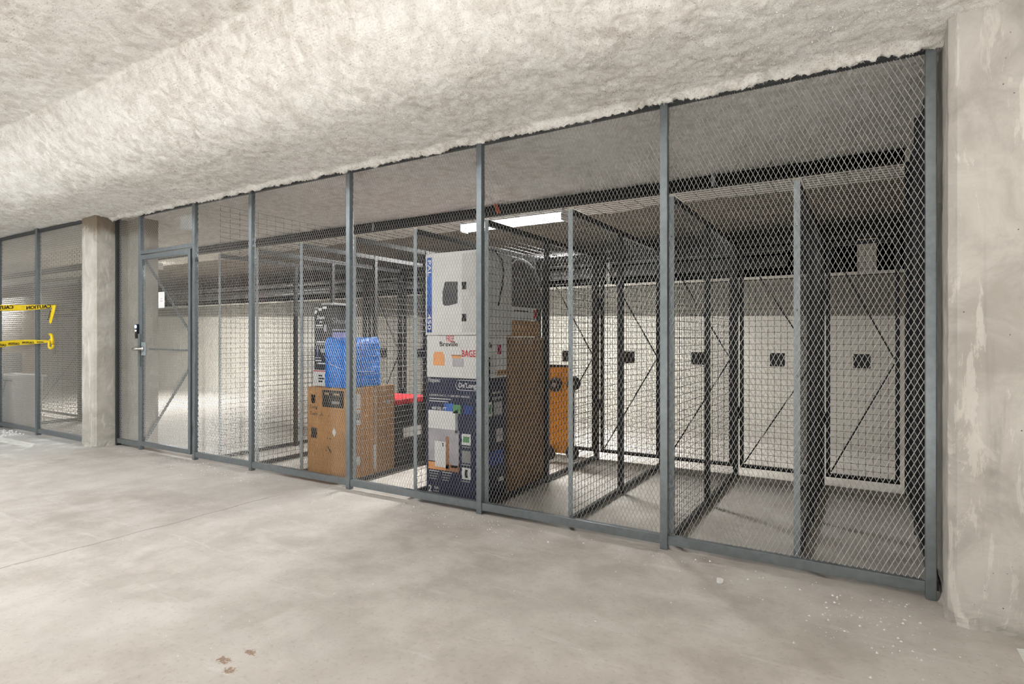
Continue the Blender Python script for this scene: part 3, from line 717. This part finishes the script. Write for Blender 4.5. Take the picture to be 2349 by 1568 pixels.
patch(t, 'printed_panel', 'blue', px(1026), px(1047), pz(942), pz(924), f); patch(t, 'printed_panel', 'green', px(1047), px(1064), pz(946), pz(926), f); patch(t, 'printed_panel', 'darkblue', px(1072), px(1090), pz(946), pz(926), f)
patch(t, 'photo_window', 'white', px(988), px(1052), pz(984), pz(942), f); patch(t, 'photo_curtain', 'grey', px(1052), px(1058), pz(990), pz(938), f)
patch(t, 'photo_wall', 'lav', px(988), px(1060), pz(1062), pz(984), f); patch(t, 'photo_floor', 'orange', px(988), px(1060), pz(1079), pz(1060), f)
patch(t, 'photo_floor', 'brown', px(1030), px(1060), pz(1079), pz(1064), f - .001)
patch(t, 'photo_appliance', 'white', px(1004), px(1030), pz(1072), pz(1013), f - .001); patch(t, 'photo_chair', 'brown', px(1030), px(1038), pz(1074), pz(1000), f - .001)
patch(t, 'photo_curtain', 'lav', px(1042), px(1058), pz(1070), pz(990), f - .001); patch(t, 'photo_handle', 'ink', px(1022), px(1025), pz(1024), pz(1016), f - .0022)
for y0, y1, mm in ((1015, 990, 'white'), (1055, 1028, 'grey'), (1092, 1066, 'white')):
    patch(t, 'feature_tile', mm, px(1067), px(1087), pz(y0), pz(y1), f)
    patch(t, 'printed_line', 'grey', px(1067), px(1086), pz(y0 + 6), pz(y0 + 3), f)
patch(t, 'tile_drawing', 'green', px(1070), px(1084), pz(1009), pz(996), f - .0012); patch(t, 'tile_drawing', 'ink', px(1074), px(1080), pz(1088), pz(1070), f - .0012)
for x, w in ((990, .10), (1021, .09)):
    for k in range(4): patch(t, 'printed_line', 'boxgrey' if k == 0 else 'grey', px(x), px(x) + w * (1 - .1 * k), pz(1084 + k * 6), pz(1082 + k * 6), f)
lettering(t, '2', .05, (px(988), f - .001, pz(1132)), 'white', bold=True); lettering(t, 'YEAR', .018, (px(1001), f - .001, pz(1124)), 'white', w=.05)
lettering(t, 'LIMITED', .012, (px(1001), f - .001, pz(1131)), 'boxgrey', w=.05)
patch(t, 'feature_tile', 'white', -.10, -.03, .62, .73, hx, 'side'); patch(t, 'tile_drawing', 'green', -.09, -.04, .64, .71, hx + .0012, 'side')
for z0, z1, y0, y1, mm in ((.78, .80, -.02, .10, 'grey'), (.74, .76, -.02, .11, 'grey'), (.62, .72, .0, .11, 'lav'), (.42, .52, .03, .12, 'lav'), (.12, .15, .06, .13, 'boxgrey'), (.25, .36, -.1, .12, 'darkblue')):
    patch(t, 'printed_panel', mm, y0, y1, z0, z1, hx, 'side')

t, hx, hy, h = carton('toaster_carton', 'white toaster carton in the middle of the locker stack', NX0 + .005, NX1, NY0, NY1 + .015, .907, 1.222, 'boxwhite', bevel=.003)
f = -hy
qz = lambda y: (863 - y) / 95 * h
qx = lambda x: (x - 984) / 109 * .44 - hx
lettering(t, 'Breville', .036, (qx(1015), f - .001, qz(792)), 'ink', w=.17, bold=True)
lettering(t, 'FREE', .05, (qx(1031), f - .0016, qz(782)), 'red', w=.07)
lettering(t, 'BAGEL', .05, (qx(1066), f - .001, qz(815)), 'red', w=.15, bold=True)
patch(t, 'printed_toaster', 'orange', qx(1000), qx(1026), qz(836), qz(811), f); patch(t, 'printed_toaster', 'orange', qx(1002), qx(1023), qz(811), qz(805), f)
patch(t, 'printed_oven', 'brown', qx(1042), qx(1064), qz(814), qz(811), f); patch(t, 'printed_oven', 'orange', qx(1043), qx(1064), qz(819), qz(814), f); patch(t, 'printed_oven', 'lav', qx(1045), qx(1070), qz(838), qz(819), f)
lettering(t, 'Breville', .04, (hx + .001, -hy + .02, h - .09), 'ink', face='side', w=.11, bold=True)
patch(t, 'printed_badge', 'magenta', .04, .09, h - .14, h - .07, hx, 'side'); patch(t, 'printed_oven', 'ink', -.13, -.06, .0, h - .16, hx, 'side'); patch(t, 'printed_oven', 'boxgrey', -.05, .02, .02, h - .14, hx, 'side')
patch(t, 'printed_panel', 'card', .03, hy - .005, .015, .055, hx, 'side')

t, hx, hy, h = carton('pet_door_carton', 'tall white carton with blue edge strip on top of the locker stack', NX0 - .008, NX1, NY0, NY1 + .09, 1.226, 1.846, 'boxwhite', bevel=.004)
f = -hy
rz_ = lambda y: (768 - y) / 184 * h
patch(t, 'blue_strip', 'blue', -hx + .015, -hx + .062, .02, h - .03, f)
patch(t, 'blue_strip', 'darkblue', -hx + .015, -hx + .062, .02, .22, f - .0008)
lettering(t, 'PAL', .034, (-hx + .023, f - .002, h - .05), 'white', rot=-math.pi / 2, w=.12, bold=True)
lettering(t, '450', .034, (-hx + .023, f - .002, .16), 'white', rot=-math.pi / 2, w=.12, bold=True)
hx0 = -hx
dp = [(.165, .325), (.165, .235), (.18, .22), (.225, .22), (.305, .235), (.305, .395), (.195, .40), (.182, .39), (.178, .36)]
MB().add([(hx0 + x, f - .0012, z) for x, z in dp] + [(hx0 + x, f, z) for x, z in dp], [tuple(range(9))] + [(i, 9 + i, 9 + (i + 1) % 9, (i + 1) % 9) for i in range(9)]).build('printed_window', M['slate'], t)
patch(t, 'printed_panel', 'boxgrey', hx0 + .345, hx0 + .515, .02, h - .02, f - .0002)
for z in (.335, .10):
    MB().box(hx0 + .345, hx0 + .385, f - .0022, f - .001, z, z + .055).build('printed_hinge', M['ink'], t)
patch(t, 'side_wrap', 'boxgrey', -hy + .003, hy - .003, .004, h - .004, hx, 'side')
MB().path([(hx + .004, -.03, h + .005), (hx + .008, .05, h - .05), (hx + .008, .075, h - .13), (hx + .008, .055, h - .25), (hx + .008, .0, h - .40)], .006).build('hanging_strap', M['black'], t)
MB().path([(-.2, .0, h), (-.05, -.06, h + .03), (.12, .0, h + .035), (.22, .02, h + .02), (hx, -.02, h + .005)], .012).build('bundled_cord', M['black'], t)

t, hx, hy, h = carton('tall_kraft_carton', 'tall brown carton standing behind the stacked navy and white cartons', -2.88, -2.385, 3.90, 4.51, 0.004, 1.21, 'card2', tape='cardpale')
patch(t, 'packing_tape', 'cardpale', -hy + .02, hy - .01, h - .02, h - .002, hx, 'side')
t, hx, hy, h = carton('kraft_carton', 'short brown carton lying on the tall brown carton', -2.85, -2.40, 3.96, 4.40, 1.215, 1.345, 'card')
t, hx, hy, h = carton('white_carton', 'flat white carton with red corner under the charcoal domed bag', -2.85, -2.405, 3.965, 4.345, 1.35, 1.455, 'boxwhite', bevel=.003)
patch(t, 'red_corner', 'red', hy - .045, hy - .002, .02, .09, hx, 'side'); patch(t, 'printed_line', 'ink', -hy + .02, .05, .07, .078, hx, 'side')
# charcoal dome-topped bag
def domed_bag():
    t = thing('domed_bag', 'charcoal dome-topped bag resting on the white and brown cartons', 'bag', (-2.64, 4.27, 1.46))
    vs = []; fs = []; nu, nv = 30, 14
    for j in range(nv):
        v = j / (nv - 1); z = .44 * math.sin(v * math.pi / 2); rr = max(.02, math.cos(v * math.pi / 2) ** .55)
        for k in range(nu):
            a = 2 * math.pi * k / nu; c, s = math.cos(a), math.sin(a); e = .6
            vs.append((.235 * rr * abs(c) ** e * (1 if c > 0 else -1), .33 * rr * abs(s) ** e * (1 if s > 0 else -1), z))
    for j in range(nv - 1):
        for k in range(nu): fs.append((j*nu+k, j*nu+(k+1)%nu, (j+1)*nu+(k+1)%nu, (j+1)*nu+k))
    fs.append(tuple(range((nv-1)*nu, nv*nu))); fs.append(tuple(range(nu - 1, -1, -1)))
    MB().add(vs, fs).build('shell', M['dome'], t, smooth=True)
    MB().path([(.20 * math.cos(a), .0 + .32 * math.sin(a), .445 * max(.02, 1 - (math.sin(a)) ** 2) ** .5) for a in np.linspace(-1.2, 1.2, 14)], .006).build('piping', M['boxgrey'], t)
domed_bag()
# amber folding cart stood on end
ct = thing('folding_cart', 'amber folding cart stood on end at the back of the packed locker', 'cart', (-2.54, 5.08, 0))
MB().box(-.115, .115, -.03, .03, .09, .93).build('deck', M['yellow'], ct, bevel=.02)
MB().box(-.115, .115, -.034, .034, .925, .945).build('edge_trim', M['black'], ct)
for x, z in ((-.03, .755), (.165, .775), (.15, .12), (-.10, .09)):
    w = MB().lathe([(.0, -.0), (.05, 0), (.068, .012), (.068, .035), (.05, .045), (.0, .045)], (x, -.085, z), 'y', 20).build('wheel', M['black'], ct, smooth=False)
    MB().lathe([(.022, 0), (.022, -.006), (.008, -.008)], (x, -.085, z), 'y', 12).build('hub', M['grey'], w)
MB().bar((.10, 0, .775), (.165, -.05, .775), (0, 0, .03), (0, .03, 0)).build('axle', M['black'], ct); MB().bar((.06, 0, .12), (.15, -.05, .12), (0, 0, .03), (0, .03, 0)).build('axle', M['black'], ct)
MB().box(.118, .134, -.02, .02, .15, .75).build('folding_strut', M['black'], ct)

# ------------------------------------------------------------------ left-hand fence with caution tape, and what stands behind it
LFY = 3.135
LP = (-12.45, -11.23, -10.02, -8.82)
f2 = thing('security_fence', 'expanded-metal fence strung with caution tape beyond the narrow column', 'fence', (-9, LFY, 0))
for x in LP: MB().box(x + 9 - .025, x + 9 + .025, -.025, .025, 0, 2.565).build('post', M['steel'], f2, bevel=.004)
SL = diamond_sheet(1.24, 2.46)
for a, b in zip(LP, LP[1:] + (-7.575,)):
    stuffpart('mesh_panel', SL, f2, ((a + b) / 2 + 9 - .62, .012, .075))
    MB().box(a + 9 + .025, b + 9 - .02, -.016, .022, .028, .08).build('bottom_rail', M['steel'], f2)
    MB().box(a + 9 + .025, b + 9 - .02, -.012, .022, 2.515, 2.552).build('top_rail', M['steel_d'], f2)

def ribbon(name, pts, w, parent, up=(0, 0, 1)):
    vs = []; n = len(pts)
    for p, ww in zip(pts, w): vs += [(p[0], p[1], p[2] - ww / 2), (p[0], p[1], p[2] + ww / 2), (p[0], p[1] + .0012, p[2] + ww / 2), (p[0], p[1] + .0012, p[2] - ww / 2)]
    fs = []
    for i in range(n - 1):
        for k in range(4): fs.append((4*i+k, 4*i+(k+1)%4, 4*i+4+(k+1)%4, 4*i+4+k))
    fs += [(0, 3, 2, 1), (4*n-4, 4*n-3, 4*n-2, 4*n-1)]
    return MB().add(vs, fs).build(name, M['tape'], parent)
TY = -.045
tp = thing('caution_tape', 'upper strip of yellow caution tape with a tail hanging from its tie', 'tape', (-8.24, LFY, 1.58))
b = ribbon('band', [(0, TY, 0), (-.15, TY, .005), (-.5, TY - .004, .005), (-1.0, TY, .012), (-1.7, TY - .006, .03), (-2.4, TY, .045)], (.026, .04, .06, .072, .078, .078), tp)
lettering(b, 'CAUTION', .042, (-.78, TY - .008, -.014), 'ink', mirror=True, w=.70, bold=True)
lettering(b, 'CAUTION', .046, (-1.98, TY - .009, .006), 'ink', mirror=True, w=.80, bold=True)
tl = MB().add([(-.02, TY - .004, .02), (.03, TY - .004, .0), (.02, TY - .012, -.07), (-.05, TY - .014, -.19), (-.09, TY - .01, -.205), (-.125, TY - .01, -.19), (-.11, TY - .014, -.10),
               (-.02, TY - .002, .02), (.03, TY - .002, .0), (.02, TY - .010, -.07), (-.05, TY - .012, -.19), (-.09, TY - .008, -.205), (-.125, TY - .008, -.19), (-.11, TY - .012, -.10)],
              [tuple(range(7)), tuple(range(13, 6, -1))] + [(i, 7 + i, 7 + (i + 1) % 7, (i + 1) % 7) for i in range(7)]).build('tail', M['tape'], tp)
lettering(tl, 'TION', .036, (-.112, TY - .018, -.175), 'ink', rot=1.1, w=.13, bold=True)
MB().lathe([(.012, -.01), (.02, 0), (.012, .012)], (.0, TY, .005), 'y', 10).build('knot', M['tape'], tp, smooth=True)
tp = thing('caution_tape', 'lower strip of yellow caution tape ending in a looped knot', 'tape', (-8.30, LFY, 1.165))
b = ribbon('band', [(0, TY, 0), (-.2, TY, -.002), (-.6, TY - .003, -.008), (-1.1, TY, -.02), (-1.6, TY - .004, -.045), (-2.4, TY, -.07)], (.02, .032, .055, .07, .08, .08), tp)
for x, w, hgt, z in ((-.42, .20, .018, -.010), (-.85, .34, .026, -.018), (-1.28, .34, .03, -.035), (-1.7, .34, .032, -.055)):
    lettering(b, 'CAUTION', hgt, (x, TY - .006, z - hgt * .4), 'ink', mirror=True, w=w, bold=True)
lp = [(.055 * math.cos(a) - .01, TY - .012 - .004 * math.sin(2 * a), .055 * math.sin(a) - .03) for a in np.linspace(.3, 6.1, 22)]
MB().path(lp, .013, 6).build('loop', M['tape'], tp, smooth=True)
MB().path([(.03, TY - .01, -.03), (.045, TY - .016, .02), (.02, TY - .016, .075), (-.04, TY - .012, .085)], .018, 6).build('loop', M['tape'], tp, smooth=True)

# lockers behind the left-hand fence: doors face the fence
for i, (x0, w, l) in enumerate(((-11.28, 1.53, 'wire locker with black door frame behind the caution tape'), (-9.655, 1.5, 'wire locker half hidden by the narrow column'))):
    lk = thing('storage_locker', l, 'locker', (x0, 3.45, 0), 'wire storage lockers behind the left fence')
    door(lk, w, .50, x0=.02, z0=.06, z1=2.0)
    MB().bar((w + .052, .50, 0), (w + .052, .50, 2.05), (.06, 0, 0), (0, .05, 0)).build('corner_post', M['frame'], lk)
    MB().bar((w + .045, .0, .04), (w + .045, .48, .04), (.03, 0, 0), (0, 0, .045)).build('bottom_rail', M['frame'], lk)
    MB().bar((0, .50, 2.03), (w, .50, 2.03), (0, .03, 0), (0, 0, .06)).build('header', M['galv'], lk)
    stuffpart('upper_grid', wire_sheet(w, .42, .0762, .0508), lk, (.02, .5, 2.08))
    stuffpart('side_grid', wire_sheet(.48, 1.95), lk, (w + .045, .01, .06), rz=math.pi / 2)
bn = thing('storage_bin', 'pale grey plastic bin with dark bail handle behind the caution tape fence', 'bin', (-10.25, 3.40, 0))
MB().add([(-.36, -.14, 0.003), (.36, -.14, 0.003), (.36, .14, 0.003), (-.36, .14, 0.003), (-.40, -.17, .66), (.40, -.17, .66), (.40, .17, .66), (-.40, .17, .66)],
         [(0,3,2,1),(4,5,6,7),(0,1,5,4),(1,2,6,5),(2,3,7,6),(3,0,4,7)]).build('tub', M['bin'], bn, bevel=.02)
MB().box(-.42, .42, -.19, .19, .655, .70).build('lid', M['boxwhite'], bn, bevel=.012)
MB().box(-.36, .36, -.185, -.172, .615, .645).build('rim_slot', M['black'], bn)
MB().path([(-.10, -.19, .64), (-.02, -.20, .52), (.0, -.205, .46), (.06, -.205, .45), (.13, -.2, .47), (.18, -.19, .62)], .008).build('bail_handle', M['black'], bn, smooth=True)
t, hx, hy, h = carton('kraft_carton', 'tall faded carton standing behind the caution tape', -12.3, -10.75, 3.62, 3.80, .004, 1.68, 'cardpale', tape='card')
rk = thing('wire_rack', 'black slatted rack above the pale bin behind the fence', 'rack', (-10.95, 3.50, .71))
for k in range(6): MB().box(-.62, .40, -.06, .06, .02 + k * .042, .035 + k * .042).build('slat', M['black'], rk)
for x in (-.60, -.1, .37): MB().box(x, x + .025, -.055, .055, 0, .27).build('upright', M['black'], rk)

# ------------------------------------------------------------------ crumbs of fallen insulation
def crumbs():
    mb = MB(); rnd = random.Random(3)
    def bit(x, y, r):
        vs = [Vector((rnd.uniform(.6, 1.2) * a * r, rnd.uniform(.6, 1.2) * b * r, max(0, c) * r * rnd.uniform(.6, 1.2) + .0005)) + Vector((x, y, 0)) for a, b, c in
              ((1, 0, 0), (.2, 1, 0), (-1, .3, 0), (-.2, -1, 0), (.1, .1, 1), (-.3, .2, .8))]
        mb.add(vs, [(0, 1, 4), (1, 2, 5), (1, 5, 4), (2, 3, 5), (3, 0, 4), (3, 4, 5)])
    for _ in range(520):
        x = rnd.uniform(-6.8, .25); y = 3.25 - abs(rnd.gauss(0, .15)) - .01
        if math.sin(x * 5.1) + math.sin(x * 2.3 + 1) < rnd.uniform(-1.8, .9): continue
        for _k in range(rnd.choice((1, 1, 2, 4))): bit(x + rnd.gauss(0, .02), min(3.26, y + rnd.gauss(0, .02)), rnd.choice((.0015, .002, .003, .004, .006)) * rnd.uniform(.7, 1.3))
    for _ in range(260): bit(rnd.uniform(-3.8, .5), rnd.uniform(1.2, 3.2), rnd.choice((.0012, .0018, .0025, .0045)))
    for _ in range(70): bit(rnd.uniform(-.25, .25), 3.0 - abs(rnd.gauss(0, .2)), rnd.choice((.002, .003, .006)))
    for _ in range(160): bit(rnd.uniform(-10.2, -9.0), rnd.uniform(2.75, 3.08), rnd.choice((.008, .014, .02)))
    for _ in range(120): bit(rnd.uniform(-2.3, .2), rnd.uniform(3.5, 5.2), rnd.choice((.002, .004)))
    tag(mb.build('insulation_crumbs', M['paper']), 'pale crumbs of fallen insulation scattered along the foot of the fence', 'debris', kind='stuff')
crumbs()
cp = MB().add([(.016*math.cos(a)*(1+.2*math.sin(3*a+z*40)), .013*math.sin(a), z) for z in (.001, .012, .02) for a in np.linspace(0, 2*math.pi, 9)[:-1]], 
   [(8*j+k, 8*j+(k+1)%8, 8*j+8+(k+1)%8, 8*j+8+k) for j in range(2) for k in range(8)] + [tuple(range(16, 24)), tuple(range(7, -1, -1))]).build('insulation_lump', M['white'], loc=(-.62, 2.98, 0))
tag(cp, 'single bright white lump of insulation on the floor before the empty lockers', 'debris')
